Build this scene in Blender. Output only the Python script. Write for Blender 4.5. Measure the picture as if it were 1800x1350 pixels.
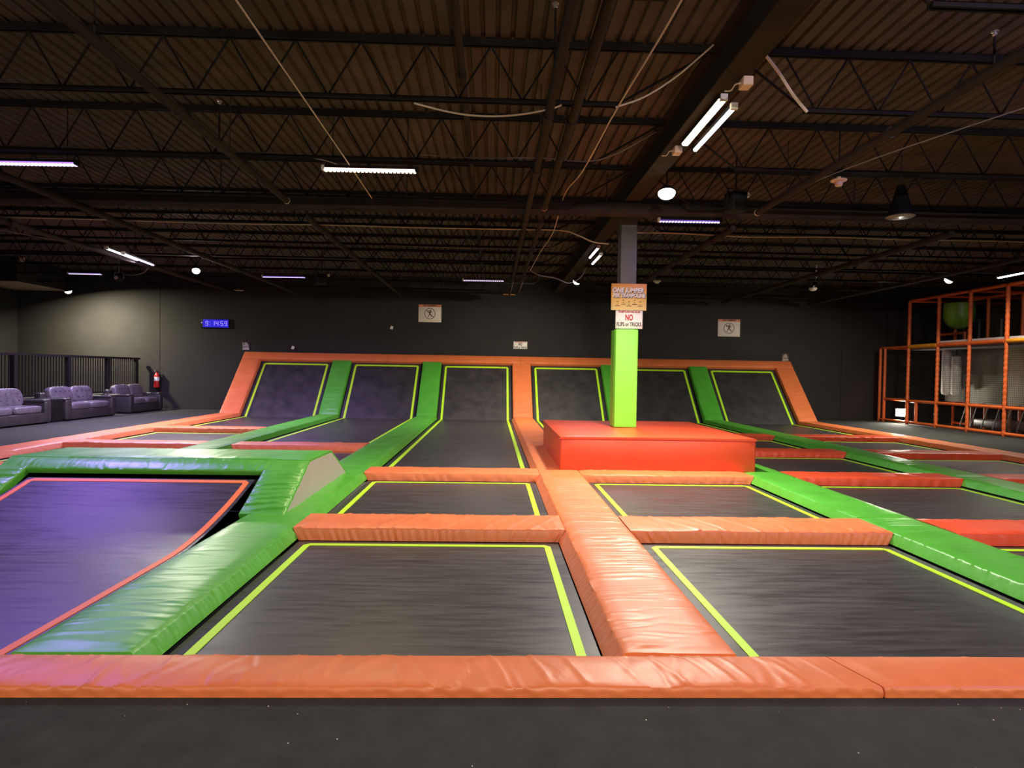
import bpy, bmesh, math, random
import numpy as np
from mathutils import Matrix, Vector
PI = math.pi
for _o in list(bpy.data.objects): bpy.data.objects.remove(_o)
scn = bpy.context.scene
COL = scn.collection

# ------------------------------------------------------------------ camera
F, VX, VY, ROLL, EYE = 1090.0, 866.0, 653.0, 0.017, 1.5
def cam_axes():
    y = np.array([(VX-900)/F, (VY-675)/F, 1.0]); y /= np.linalg.norm(y)
    a = np.array([1, ROLL, 0.0]); a -= y*a.dot(y); a /= np.linalg.norm(a)
    z = np.cross(a, y)
    return np.stack([a, y, z], 1)
R_ = cam_axes()
cd = bpy.data.cameras.new('camera'); cam = bpy.data.objects.new('camera', cd); COL.objects.link(cam)
cd.sensor_width = 36.0; cd.lens = F/1800*36; cd.clip_end = 200; cd.clip_start = .05
r, d, f = R_[0], R_[1], R_[2]
cam.matrix_world = Matrix(((r[0], -d[0], -f[0], 0), (r[1], -d[1], -f[1], 0), (r[2], -d[2], -f[2], EYE), (0, 0, 0, 1)))
scn.camera = cam
# ------------------------------------------------------------------ world, exposure, the room's lamps behind the camera, an added purple light
w = bpy.data.worlds.new('world'); scn.world = w; w.use_nodes = True
w.node_tree.nodes['Background'].inputs[0].default_value = (.02, .02, .025, 1)
w.node_tree.nodes['Background'].inputs[1].default_value = .5
vs = scn.view_settings
vs.view_transform = 'Standard'; vs.look = 'None'; vs.gamma = 1; vs.use_curve_mapping = False; vs.exposure = 0.0
WARM, WHITE, COOL, PURPLE = (1, .80, .55), (1, .95, .80), (.85, .82, 1), (.40, .22, 1)
def area(name, loc, target, energy, col, sx, sy, spread=PI, parent=None):
    l = bpy.data.lights.new(name, 'AREA'); l.shape = 'RECTANGLE'; l.size = sx; l.size_y = sy
    l.energy = energy; l.color = col; l.spread = spread
    o = bpy.data.objects.new(name, l); COL.objects.link(o)
    dv = Vector(target)-Vector(loc)
    o.rotation_euler = dv.to_track_quat('-Z', 'Y').to_euler(); o.location = loc
    if parent: o.parent = parent; o.matrix_parent_inverse = parent.matrix_basis.inverted()
    return o
area('room_flood', (1.0, -3.0, 4.2), (1.5, 8.0, 0), 350, (1, .90, .74), .5, .35)
area('room_flood', (-5.5, -2.5, 4.2), (-4, 6, 0), 150, (.95, .85, .85), .5, .35)
area('room_flood', (7.5, -2.5, 4.2), (6, 7, 0), 240, (1, .92, .80), .5, .35)
area('added_purple_light', (5.2, 2.6, 4.2), (5.4, 5.0, 0), 120, (.48, .30, 1), 1.2, .06)  # added above the view to tint the right-hand beds purple

# ------------------------------------------------------------------ materials
MATS = {}
def nodes_of(m): m.use_nodes = True; return m.node_tree.nodes, m.node_tree.links
def mat(name, col, rough=.5, metal=0, noise=None, bump=None, spec=.5, sheen=0, coat=0, emit=None, es=0, stretch=None, rvar=0):
    """noise=(scale, amount) tint variation; bump=(scale, strength, distance); stretch=object-space scale vector"""
    if name in MATS: return MATS[name]
    m = bpy.data.materials.new(name); n, l = nodes_of(m); p = n['Principled BSDF']
    p.inputs['Base Color'].default_value = (*col, 1); p.inputs['Roughness'].default_value = rough
    p.inputs['Metallic'].default_value = metal; p.inputs['Specular IOR Level'].default_value = spec
    if coat: p.inputs['Coat Weight'].default_value = coat; p.inputs['Coat Roughness'].default_value = .25
    if sheen: p.inputs['Sheen Weight'].default_value = sheen
    if emit: p.inputs['Emission Color'].default_value = (*emit, 1); p.inputs['Emission Strength'].default_value = es
    vec = None
    if noise or bump:
        g = n.new('ShaderNodeNewGeometry'); mp = n.new('ShaderNodeMapping'); l.new(g.outputs['Position'], mp.inputs[0])
        if stretch: mp.inputs['Scale'].default_value = stretch
        vec = mp.outputs[0]
    if noise:
        t = n.new('ShaderNodeTexNoise'); t.inputs['Scale'].default_value = noise[0]; t.inputs['Detail'].default_value = 5
        t.inputs['Roughness'].default_value = .65; l.new(vec, t.inputs['Vector'])
        rp = n.new('ShaderNodeMapRange'); rp.inputs['From Min'].default_value = .3; rp.inputs['From Max'].default_value = .7
        rp.inputs['To Min'].default_value = 1-noise[1]; rp.inputs['To Max'].default_value = 1+noise[1]
        l.new(t.outputs[0], rp.inputs['Value'])
        mx = n.new('ShaderNodeMix'); mx.data_type = 'RGBA'; mx.blend_type = 'MULTIPLY'; mx.inputs[0].default_value = 1
        mx.inputs[6].default_value = (*col, 1); l.new(rp.outputs[0], mx.inputs[7]); l.new(mx.outputs[2], p.inputs['Base Color'])
        if rvar:
            r2 = n.new('ShaderNodeMapRange'); r2.inputs['From Min'].default_value = .3; r2.inputs['From Max'].default_value = .7
            r2.inputs['To Min'].default_value = rough-rvar; r2.inputs['To Max'].default_value = rough+rvar
            l.new(t.outputs[0], r2.inputs['Value']); l.new(r2.outputs[0], p.inputs['Roughness'])
    if bump:
        t = n.new('ShaderNodeTexNoise'); t.inputs['Scale'].default_value = bump[0]; t.inputs['Detail'].default_value = 4
        l.new(vec, t.inputs['Vector']); b = n.new('ShaderNodeBump'); b.inputs['Strength'].default_value = bump[1]
        b.inputs['Distance'].default_value = bump[2]; l.new(t.outputs[0], b.inputs['Height']); l.new(b.outputs[0], p.inputs['Normal'])
    MATS[name] = m
    return m
def emis(name, col, s):
    if name in MATS: return MATS[name]
    m = bpy.data.materials.new(name); n, l = nodes_of(m); p = n['Principled BSDF']
    p.inputs['Base Color'].default_value = (.02, .02, .02, 1); p.inputs['Roughness'].default_value = .7; p.inputs['Emission Color'].default_value = (*col, 1)
    p.inputs['Emission Strength'].default_value = s; MATS[name] = m
    return m
ORANGE = mat('orange_vinyl', (.74, .185, .055), .46, noise=(3, .07), bump=(60, .25, .002), rvar=.05)
RED_OR = mat('red_orange_vinyl', (.76, .085, .028), .40, noise=(2, .06), bump=(50, .2, .002))
GREEN = mat('green_vinyl', (.085, .40, .035), .38, noise=(3, .08), bump=(60, .25, .002), rvar=.05)
BRIGHT_GREEN = mat('bright_green_vinyl', (.26, .95, .07), .42, noise=(3, .04), bump=(40, .2, .002))
GREY_VINYL = mat('grey_vinyl', (.46, .42, .36), .5, noise=(2, .06), bump=(40, .2, .002))
LIME = mat('lime_webbing', (.50, .88, .02), .55, bump=(90, .3, .002))
ORANGE_WEB = mat('orange_webbing', (.92, .20, .02), .55, bump=(90, .3, .002))
MAT_BLACK = mat('woven_mat', (.042, .040, .037), .41, noise=(5, .28), bump=(60, .25, .0015), stretch=(.45, 4, 4), rvar=.09, spec=.55)
RAMP_BLACK = mat('woven_ramp_mat', (.034, .032, .031), .5, noise=(2.5, .3), bump=(30, .3, .003), rvar=.08, spec=.5)
CARPET = mat('dark_carpet', (.041, .042, .037), .95, noise=(6, .18), bump=(220, .5, .004), spec=.15)
WALLP = mat('black_wall_paint', (.025, .0225, .0215), .75, noise=(1.2, .15), bump=(30, .12, .003), spec=.3)
BEIGE = mat('beige_soffit_paint', (.42, .33, .25), .8, noise=(1.5, .15))
DECK = mat('black_deck_paint', (.105, .085, .076), .95, noise=(2, .2), spec=.04)
STEEL = mat('black_steel_paint', (.011, .009, .008), .75, noise=(3, .3), spec=.15)
BEAMP = mat('brown_black_beam_paint', (.040, .031, .025), .85, noise=(2.5, .2), spec=.08)
PIPEP = mat('dark_pipe_paint', (.038, .030, .027), .8, noise=(3, .25), spec=.1)
GREYP = mat('grey_column_paint', (.13, .125, .12), .55, noise=(2, .15))
PIT = mat('pit_black', (.004, .004, .004), .9)
FRAMEB = mat('frame_black', (.006, .006, .006), .7)
WEBB = mat('spring_grey', (.22, .22, .22), .45, metal=.3)
LEATHER_LIT = mat('lit_cushion_leather', (.12, .104, .124), .36, noise=(5, .3), bump=(30, .6, .015), spec=.6)  # lighter, more purple than the frame: overhead light put into the colour
LEATHER = mat('dark_leather', (.035, .031, .033), .42, noise=(5, .25), bump=(45, .4, .01), spec=.55)
BLACK_PL = mat('black_plastic', (.008, .008, .009), .6, noise=(8, .2), spec=.2)
RAILB = mat('black_rail_metal', (.012, .011, .011), .45)
WHITE_P = mat('white_plastic', (.75, .70, .64), .5)
PEACH_P = mat('peach_plastic', (.80, .55, .42), .5)
CABLE_M = mat('pale_cable', (.62, .50, .38), .6)
CABLE_D = mat('dull_cable', (.20, .16, .14), .6)
PAPER = mat('sign_board', (.92, .90, .82), .55)
INK_K = mat('ink_black', (.012, .012, .012), .6)
INK_BR = mat('ink_brown', (.10, .045, .02), .6)
INK_R = mat('ink_red', (.55, .035, .02), .6)
INK_O = mat('ink_orange', (.72, .22, .10), .6)
INK_W = mat('ink_white', (.9, .88, .82), .6)
INK_Y = mat('ink_yellow', (.95, .78, .15), .6)
ORG_FOAM = mat('orange_foam', (.70, .13, .028), .45, noise=(4, .15), bump=(60, .3, .004))
YEL_FOAM = mat('amber_foam', (.78, .30, .02), .45, noise=(4, .15))
EXT_RED = mat('extinguisher_red', (.55, .02, .015), .3)
METAL = mat('bare_metal', (.5, .5, .5), .35, metal=.9)
E_WARM, E_WHITE = emis('lit_warm', (1, .83, .55), 9), emis('lit_white', (1, .96, .82), 14)
E_PURP, E_LILAC = emis('lit_purple', (.60, .42, 1), 6), emis('lit_lilac', (.92, .84, 1), 6)
E_DIM = emis('lit_dim_lilac', (.72, .58, 1), 2.2)
E_BLUE, E_DIGIT, E_RED = emis('lit_blue', (.004, .0, .9), .7), emis('lit_digit', (.35, .25, 1), 1.0), emis('lit_red', (1, .06, .08), 2)

# ------------------------------------------------------------------ helpers
def tag(o, label=None, cat=None, group=None, kind=None):
    if label: o['label'] = label
    if cat: o['category'] = cat
    if group: o['group'] = group
    if kind: o['kind'] = kind
    return o
def empty(name, loc=(0, 0, 0), label=None, cat=None, group=None, kind=None, rz=0):
    o = bpy.data.objects.new(name, None); o.location = loc; o.rotation_euler = (0, 0, rz); o.empty_display_size = .2
    COL.objects.link(o); return tag(o, label, cat, group, kind)
def link(name, me, m, parent=None, loc=None):
    o = bpy.data.objects.new(name, me)
    if m and not me.materials: me.materials.append(m)
    COL.objects.link(o)
    if parent: o.parent = parent
    if loc is not None: o.location = loc
    return o
class MB:
    def __init__(s): s.v = []; s.f = []
    def add(s, vs_, fs):
        b = len(s.v); s.v += [tuple(map(float, q)) for q in vs_]; s.f += [tuple(b+i for i in q) for q in fs]; return s
    def box(s, x0, y0, z0, x1, y1, z1):
        return s.add([(x0,y0,z0),(x1,y0,z0),(x1,y1,z0),(x0,y1,z0),(x0,y0,z1),(x1,y0,z1),(x1,y1,z1),(x0,y1,z1)],
                     [(0,3,2,1),(4,5,6,7),(0,1,5,4),(1,2,6,5),(2,3,7,6),(3,0,4,7)])
    def tube(s, path, rad, n=8, cap=True):
        P = [Vector(p) for p in path]; rs = rad if isinstance(rad, (list, tuple)) else [rad]*len(P)
        vs_, fs = [], []; ref = None
        for i, p in enumerate(P):
            t = (P[min(i+1, len(P)-1)]-P[max(i-1, 0)]).normalized()
            if ref is None: ref = Vector((0, 0, 1)) if abs(t.z) < .9 else Vector((1, 0, 0))
            a = t.cross(ref).normalized(); b = t.cross(a).normalized(); ref = b.cross(t) * 1.0 if False else ref
            for k in range(n):
                q = 2*PI*k/n; vs_.append(p+(a*math.cos(q)+b*math.sin(q))*rs[i])
        for i in range(len(P)-1):
            for k in range(n): fs.append((i*n+k, i*n+(k+1) % n, (i+1)*n+(k+1) % n, (i+1)*n+k))
        if cap: fs += [tuple(reversed(range(n))), tuple((len(P)-1)*n+k for k in range(n))]
        return s.add(vs_, fs)
    def lathe(s, prof, c=(0, 0, 0), n=20, axis='z'):
        vs_, fs = [], []
        for rr, h in prof:
            for k in range(n):
                q = 2*PI*k/n; a, b = rr*math.cos(q), rr*math.sin(q)
                vs_.append((c[0]+a, c[1]+b, c[2]+h) if axis == 'z' else ((c[0]+a, c[1]+h, c[2]+b) if axis == 'y' else (c[0]+h, c[1]+a, c[2]+b)))
        for i in range(len(prof)-1):
            for k in range(n): fs.append((i*n+k, i*n+(k+1) % n, (i+1)*n+(k+1) % n, (i+1)*n+k))
        fs += [tuple(reversed(range(n))), tuple((len(prof)-1)*n+k for k in range(n))]
        return s.add(vs_, fs)
    def prism(s, poly, d0, d1, axis='x'):
        """poly: list of 2-D points; axis x -> (y,z), y -> (x,z), z -> (x,y)"""
        n = len(poly)
        mk = {'x': lambda p, d_: (d_, p[0], p[1]), 'y': lambda p, d_: (p[0], d_, p[1]), 'z': lambda p, d_: (p[0], p[1], d_)}[axis]
        return s.add([mk(p, d0) for p in poly]+[mk(p, d1) for p in poly],
                     [tuple(reversed(range(n))), tuple(range(n, 2*n))]+[(i, (i+1) % n, n+(i+1) % n, n+i) for i in range(n)])
    def mesh(s, name, smooth=None):
        me = bpy.data.meshes.new(name); me.from_pydata(s.v, [], s.f)
        bm = bmesh.new(); bm.from_mesh(me); bmesh.ops.recalc_face_normals(bm, faces=bm.faces); bm.to_mesh(me); bm.free()
        if smooth is not None:
            me.polygons.foreach_set('use_smooth', [True]*len(me.polygons)); me.set_sharp_from_angle(angle=math.radians(smooth))
        return me
    def build(s, name, m, parent=None, smooth=None, loc=None):
        return link(name, s.mesh(name, smooth), m, parent, loc)
def rbox_mesh(name, size, r=.03, seg=3, smooth=50):
    bm = bmesh.new(); bmesh.ops.create_cube(bm, size=1)
    for v in bm.verts: v.co = Vector((v.co.x*size[0], v.co.y*size[1], v.co.z*size[2]))
    bmesh.ops.bevel(bm, geom=list(bm.edges), offset=r, segments=seg, profile=.5, affect='EDGES')
    me = bpy.data.meshes.new(name); bm.to_mesh(me); bm.free()
    me.polygons.foreach_set('use_smooth', [True]*len(me.polygons)); me.set_sharp_from_angle(angle=math.radians(smooth))
    return me
def rbox(name, c, size, m, parent=None, r=.03, seg=3):
    return link(name, rbox_mesh(name, size, r, seg), m, parent, c)
def text_mesh(txt, size, sx=1.0, bold=0.0, shear=0.0, depth=.002, spacing=1.0):
    cu = bpy.data.curves.new('lettering', 'FONT'); cu.body = txt; cu.size = size; cu.align_x = 'CENTER'; cu.align_y = 'CENTER'
    cu.offset = bold; cu.shear = shear; cu.extrude = depth; cu.resolution_u = 3; cu.space_character = spacing
    o = bpy.data.objects.new('lettering', cu); COL.objects.link(o)
    me = bpy.data.meshes.new_from_object(o.evaluated_get(bpy.context.evaluated_depsgraph_get()))
    bpy.data.objects.remove(o); bpy.data.curves.remove(cu)
    for v in me.vertices: v.co = Vector((v.co.x*sx, -v.co.z, v.co.y))       # upright, facing -Y
    return me
def text(txt, size, m, parent, loc, **k):
    me = text_mesh(txt, size, **k); me.materials.clear()
    return link('lettering', me, m, parent, loc)

# ------------------------------------------------------------------ layout numbers (metres, z=0 is the top of the pads)
PX = 3.2
LX = [1.03+PX*k for k in range(-3, 4)]                 # seven pad lines running away from the camera
RY = [6.17, 9.36, 12.45, 15.62]                        # four cross lines
HW = .31                                               # half pad width
WALL_Y, FLOOR_Z, DECK_Z = 22.75, -.053, 4.90
BASE_Y, BASE_Z, RA = 20.5, -.06, math.radians(45.2)    # foot of the ramp and its slope
RAMP_L = 2.93
XL, XR, YF = -17.0, 18.6, -8.0

# ------------------------------------------------------------------ setting
m_ = MB()
cx0, cx1, cy0, cy1 = LX[0]-HW-.02, LX[-1]+HW+.02, 2.99, 20.9
for (x0, y0, x1, y1) in ((XL, YF, XR, cy0), (XL, cy1, XR, WALL_Y+.2), (XL, cy0, cx0, cy1), (cx1, cy0, XR, cy1)):
    m_.box(x0, y0, FLOOR_Z-.9, x1, y1, FLOOR_Z)
floor = tag(m_.build('floor', CARPET), 'dark carpeted floor around the trampoline court', kind='structure')
MB().box(cx0, cy0, FLOOR_Z-.95, cx1, cy1, -.62).build('pit', PIT, floor)
back = tag(MB().box(XL, WALL_Y, -1, XR, WALL_Y+.2, 5.2).build('wall_back', WALLP), 'black painted back wall behind the ramps', kind='structure')
for xs in (-12.0, 13.0):
    MB().box(xs-.006, WALL_Y-.006, FLOOR_Z, xs+.006, WALL_Y, 4.9).build('panel_seam', STEEL, back)
tag(MB().box(XL-.2, YF, -1, XL, WALL_Y+.2, 5.2).build('wall_left', WALLP), 'dark left wall', kind='structure')
tag(MB().box(XR, YF, -1, XR+.2, WALL_Y+.2, 5.2).build('wall_right', mat('right_wall_paint', (.09, .085, .07), .8, noise=(1, .2))), 'dark right wall behind the play structure', kind='structure')
tag(MB().box(XL, YF-.2, -1, XR, YF, 5.2).build('wall_front', WALLP), 'dark wall behind the camera', kind='structure')
m_ = MB()                                               # corrugated roof deck, ribs run away from the camera
prof = []; x = XL; p = .152
while x < XR:
    prof += [(x, DECK_Z), (x+.098, DECK_Z), (x+.110, DECK_Z+.040), (x+.140, DECK_Z+.040)]; x += p
prof.append((x, DECK_Z)); n = len(prof)
m_.add([(a, YF, b) for a, b in prof]+[(a, WALL_Y+.1, b) for a, b in prof], [(i, i+1, n+i+1, n+i) for i in range(n-1)])
ceiling = tag(m_.build('ceiling', DECK), 'corrugated black metal roof deck', kind='structure')
MB().box(XL, YF, DECK_Z+.06, XR, WALL_Y+.1, DECK_Z+.2).build('roof_board', STEEL, ceiling)
# steel beam running away from the camera above the column
gx0, gx1, gz = 2.19, 2.46, 4.43; gc = (gx0+gx1)/2
m_ = MB()
for a, b, z0, z1 in ((gx0, gx1, gz, gz+.022), (gx0, gx1, 4.868, 4.89), (gc-.008, gc+.008, gz+.022, 4.868)): m_.box(a, YF, z0, b, WALL_Y, z1)
m_.build('steel_beam', BEAMP, ceiling)
# open-web joists, left and right of the beam
def joist(y, xa, xb, xta, xtb):
    zb, zt = 4.25, 4.83
    m_ = MB()
    for s in (-.034, .012):
        m_.box(xta, y+s, zt-.004, xtb, y+s+.022, zt+.05); m_.box(xa, y+s, zb, xb, y+s+.022, zb+.04)
    m_.box(xta, y-.034, zt+.05, xtb, y+.034, zt+.058); m_.box(xa, y-.034, zb+.034, xb, y+.034, zb+.04)
    j = m_.build('joist', STEEL, ceiling)
    m_ = MB(); step = .66; k = 0; x = xb if xta < xa-.01 else xa
    xs = np.arange(xa, xb, step) if xta >= xa-.01 else np.arange(xb, xa, -step)[::-1]
    for x in xs:
        for x2 in (x-step/2, x+step/2):
            if min(xta, xtb) < x2 < max(xta, xtb): m_.tube([(x, y, zb+.03), (x2, y, zt)], .011, 5, False)
    if xtb > xb+.1: m_.tube([(xb, y, zb+.03), (xtb-.05, y, zt)], .014, 5, False)
    if xta < xa-.1: m_.tube([(xa, y, zb+.03), (xta+.05, y, zt)], .014, 5, False)
    m_.build('web', STEEL, j)
for k in range(-3, 10):
    y = 4.56+1.86*k
    joist(y, XL+.1, 1.25, XL+.1, gx0+.05); joist(y, 3.2, XR-.1, gx1-.05, XR-.1)
# bulkhead box with pale underside, far left
b_ = tag(MB().box(XL, 20.35, 4.13, -15.25, WALL_Y, 4.88).build('trim_1', WALLP), 'black bulkhead box with beige underside in the far left corner', kind='structure')
MB().box(XL+.01, 20.37, 4.115, -15.27, WALL_Y-.01, 4.13).build('soffit_board', BEIGE, b_)

# ------------------------------------------------------------------ court frame
m_ = MB()
for x in LX: m_.box(x-.26, 3.0, -.62, x+.26, BASE_Y+.1, -.102)
for k, y in enumerate(RY):
    for i in range(6):
        if (i == 1 and k != 2) or (i in (2, 3) and k > 1): continue
        m_.box(LX[i]+.26, y-.17, -.62, LX[i+1]-.26, y+.17, -.117)
m_.box(LX[0]-.2, 3.0, -.62, LX[-1]+.2, 3.24, -.055)
fr = tag(m_.build('court_frame', FRAMEB), 'black steel frame under the pads of the trampoline court', 'frame')
s_, c_ = math.sin(RA), math.cos(RA)
def ramp_pt(s, h=0):           # point s metres up the slope, h metres off it
    return (BASE_Y+s*c_-h*s_, BASE_Z+s*s_+h*c_)
a, b = ramp_pt(.02, -.085), ramp_pt(RAMP_L-.06, -.085)
m_ = MB().prism([a, b, (WALL_Y-.02, b[1]-.05), (WALL_Y-.02, -.6), (a[0], -.6)], LX[0]-.29, LX[-1]+.29, 'x')
tag(m_.build('ramp_platform', FRAMEB), 'black body of the sloped ramps against the back wall', 'ramp')

# ------------------------------------------------------------------ padded covers
GRP = 'vinyl safety pads of the trampoline court'
def pad(name, label, o, dl, dw, L, W, m, t=.10, flare=(.03, .03), seed=0, wr=1.0, res=.06, skew=.15, sa=0, sb=0, amp=1.0, group=GRP, cat='pad', parent=None, ripple=1.0, sig=(.009, .02), eb=(0, 0), bands=(), rf=(14, 60)):
    """o: middle of the start edge on top; dl: direction of the length; dw: direction of the width"""
    rng = np.random.RandomState(seed+11)
    nv = max(4, int(L/res)); nu = max(5, int(W/max(res*1.6, .032)))
    V = np.linspace(0, 1, nv+1)
    us = np.linspace(-W/2+.014, W/2-.014, nu)
    prof = [(-W/2-flare[0], -t), (-W/2-flare[0]*.6, -t*.55), (-W/2-.003, -.016), (-W/2+.003, -.004)]+[(u, 0) for u in us]+[(W/2-.003, -.004), (W/2+.003, -.016), (W/2+flare[1]*.6, -t*.55), (W/2+flare[1], -t)]
    pu = np.array([q[0] for q in prof]); pz = np.array([q[1] for q in prof])
    U, VV = np.meshgrid(pu, V); Z = np.tile(pz, (nv+1, 1))
    Uc = np.clip(U, -W/2, W/2)
    dn = np.clip(-Z/t, 0, 1); X = sa*Uc+dn*eb[0] + VV*(L+(sb-sa)*Uc-dn*(eb[0]+eb[1]))
    top = np.zeros_like(Z); top[:, 4:-4] = 1
    soft = np.clip((W/2-np.abs(U))/.10, 0, 1)*np.clip(np.minimum(X-sa*Uc, L+sb*Uc-X)/.10, 0, 1)
    Z += top*.010*soft*(1-(1-soft)**2)
    D = np.zeros_like(Z)
    for i in range(int(L*7*wr)):
        v0 = rng.uniform(0, L); side = rng.choice([-1, 1]); ln = rng.uniform(.3, 1.1)*W; k = rng.normal(0, abs(skew))+skew*.6
        sg = rng.uniform(*sig); am = rng.uniform(.002, .0065)*rng.choice([1, 1, -1])
        tt = (Uc*side+W/2)/ln
        env = np.clip(1-tt, 0, 1)**.7*np.clip(1.15-.3*tt, 0, 1)
        dd = X-v0-k*(Uc)-.02*np.sin(Uc*14+i)
        D += am*env*np.exp(-dd*dd/(2*sg*sg))
    for (va, vb, nb, ba, bs, bk) in bands:
        for i in range(nb):
            v0 = va+(vb-va)*(i+.5+rng.uniform(-.35, .35))/nb; sg = bs*rng.uniform(.7, 1.4); am = ba*rng.uniform(.4, 1.2)
            c0 = rng.uniform(-.2, .2)*W; hw = rng.uniform(.45, .9)*W
            env = np.clip(1.25-np.abs((Uc-c0)/hw)**2, 0, 1)
            dd = X-v0-bk*Uc*rng.uniform(.8, 1.2)-.005*np.sin(Uc*rng.uniform(6, 12)+i*2.1)
            D += am*env*np.exp(-dd*dd/(2*sg*sg))
    for i in range(3): D += .0016*np.sin(X*rng.uniform(3, 9)+Uc*rng.uniform(-6, 6)+rng.uniform(0, 6))
    Z += amp*D*(top+.0)
    rip = .0
    for i in range(4): rip = rip+np.sin(X*rng.uniform(*rf)+rng.uniform(0, 6)+Z*20)
    rip = rip*.0022*ripple
    U = U.copy(); U[:, 1] -= rip[:, 1]; U[:, -2] += rip[:, -2]; U[:, 2] -= rip[:, 2]*.3; U[:, -3] += rip[:, -3]*.3
    np_ = len(pu)
    dl = np.array(dl, float); dw = np.array(dw, float); nn = np.cross(dw, dl); flip = False
    if nn[2] < 0 or (abs(nn[2]) < 1e-6 and nn[1] > 0): nn = -nn; flip = True
    o = np.array(o, float)
    Pt = X[..., None]*dl+U[..., None]*dw+Z[..., None]*nn
    vs_ = Pt.reshape(-1, 3)
    i, j = np.meshgrid(np.arange(nv), np.arange(np_-1), indexing='ij')
    q = np.stack([i*np_+j, i*np_+j+1, (i+1)*np_+j+1, (i+1)*np_+j], -1).reshape(-1, 4)
    if flip: q = q[:, ::-1]
    fs = q.tolist(); c0 = list(range(np_)); c1 = [nv*np_+k for k in range(np_)]
    fs += [c0[::-1] if not flip else c0, c1 if not flip else c1[::-1]]
    fs.append([0, nv*np_, nv*np_+np_-1, np_-1] if not flip else [np_-1, nv*np_+np_-1, nv*np_, 0])
    me = bpy.data.meshes.new(name); me.from_pydata(vs_.tolist(), [], fs)
    bm = bmesh.new(); bm.from_mesh(me); bmesh.ops.recalc_face_normals(bm, faces=bm.faces); bm.to_mesh(me); bm.free()
    me.polygons.foreach_set('use_smooth', [True]*len(me.polygons)); me.set_sharp_from_angle(angle=math.radians(48))
    ob = link(name, me, m, parent, o.tolist())
    if not parent: tag(ob, label, cat, group)
    return ob
DY, DX = (0, 1, 0), (1, 0, 0)
ORD = ['leftmost', 'second', 'third', 'fourth', 'fifth', 'rightmost']
# front rail, two covers meeting right of the centre pad
FW, FC = .335, 3.088
pad('front_pad', 'long orange vinyl pad across the front, left of the seam, its left end purple lit', (-6.2, FC, 0), DX, DY, 8.06, FW, ORANGE, t=.050, flare=(.004, .012), seed=1, wr=2.4, bands=((3.4, 5.6, 9, .007, .012, .75), (5.6, 8.0, 12, .005, .011, -.35)), res=.012, skew=.35, sb=-.33, amp=1.1, sig=(.006, .015))
pad('front_pad', 'smooth orange vinyl pad across the front, right of the seam', (1.872, FC, 0), DX, DY, 6.5, FW, ORANGE, t=.050, flare=(.004, .012), seed=2, wr=.5, res=.018, skew=.4, sa=-.33, bands=((.3, 4, 6, .005, .012, -.5),))
# lines running away from the camera
y0f = FC+FW/2+.022
segs = {0: [(y0f, 9.36), (9.36, 15.62), (15.62, BASE_Y)], 1: [(y0f, 6.2), (9.25, 15.62), (15.62, BASE_Y)],
        2: [(y0f, 9.14), (9.145, 15.2), (15.205, BASE_Y)], 3: [(y0f, 9.52), (9.525, 15.0), (15.005, BASE_Y)],
        4: [(y0f, 6.5), (6.505, 9.3), (9.305, 15.0), (15.005, BASE_Y)], 5: [(y0f, 9.3), (9.305, 15.3), (15.305, BASE_Y)],
        6: [(y0f, 9.36), (9.365, 15.62), (15.625, BASE_Y)]}
LINE = ['left outer line', 'first line right of the left edge', 'line left of the long centre track', 'centre line beside the red box', 'line right of the red box', 'last inner line on the right', 'right outer line']
SEG = {2: ['near', 'far'], 3: ['near', 'middle', 'far'], 4: ['nearest', 'second', 'third', 'far']}
for li, sg in segs.items():
    m = ORANGE if li in (0, 3, 6) else GREEN
    for k, (a, b) in enumerate(sg):
        bands = ()
        if li == 3 and k == 0: bands = ((.7, 1.3, 6, .0025, .008, .05), (1.25, 2.9, 26, .0060, .010, .03), (2.9, 6.2, 34, .0032, .011, .02))
        elif li == 2 and k == 0: bands = ((.2, 3.2, 16, .0038, .010, .12), (3.2, 5.8, 14, .003, .011, .08))
        elif li in (4, 5): bands = ((0, b-a, int((b-a)*4), .0035, .014, .1),)
        else: bands = ((0, b-a, int((b-a)*3), .003, .018, .1),)
        near = a < 6 and li in (2, 3, 4)
        cname = 'orange' if m is ORANGE else 'green'
        pad('lane_pad', f'{SEG[len(sg)][k]} {cname} vinyl pad along the {LINE[li]}', (LX[li], a, 0), DY, DX, b-a-.002, 2*HW, m, t=.10, flare=(.055, .055) if li != 3 else (.07, .012), seed=20+li*5+k,
            wr=(4.0 if li == 3 else 2.6) if near else 1.2, res=.012 if near else .04, skew=.05 if li == 3 else .10, amp=1.0 if li == 3 else .8, sig=(.006, .013) if near else (.012, .022), bands=bands, rf=(30, 120) if near else (14, 60))
# cross bars
def lane(i): return LX[i]+HW+.004, LX[i+1]-HW-.004
ROWN = ['front', 'second', 'third', 'back']
for i in range(6):
    a, b = lane(i)
    for k, y in enumerate(RY):
        if i == 1 and k in (0, 1): continue
        if i == 1 and k == 3: continue
        if i == 2 and k >= 2: continue
        if i == 3 and k >= 2: continue
        near = k == 0 and i in (2, 3)
        wd = .60 if k == 0 else .55
        m = ORANGE if i < 4 else RED_OR  # right lanes: red cast of purple light put into the pad colour
        pad('cross_pad', f'{ "orange" if i < 4 else "light-reddened orange"} vinyl cross pad in {ROWN[k]} cross row, {ORD[i]} of six lanes', (a, y, 0), DX, DY, b-a, wd, m, t=.115, flare=(.02, .02),
            seed=100+i*7+k, eb=(.062, .066), wr=2.0 if k == 0 else 1.2, res=.014 if near else .04, sig=(.006, .014) if near else (.012, .022), skew=-.5 if i >= 3 else .35, ripple=1.8, rf=(25, 110) if near else (14, 60), bands=((.15, b-a-.1, 11 if k == 0 else 9, .0085 if near else .006, .010 if near else .016, -.55 if i >= 3 else .5),))
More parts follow.
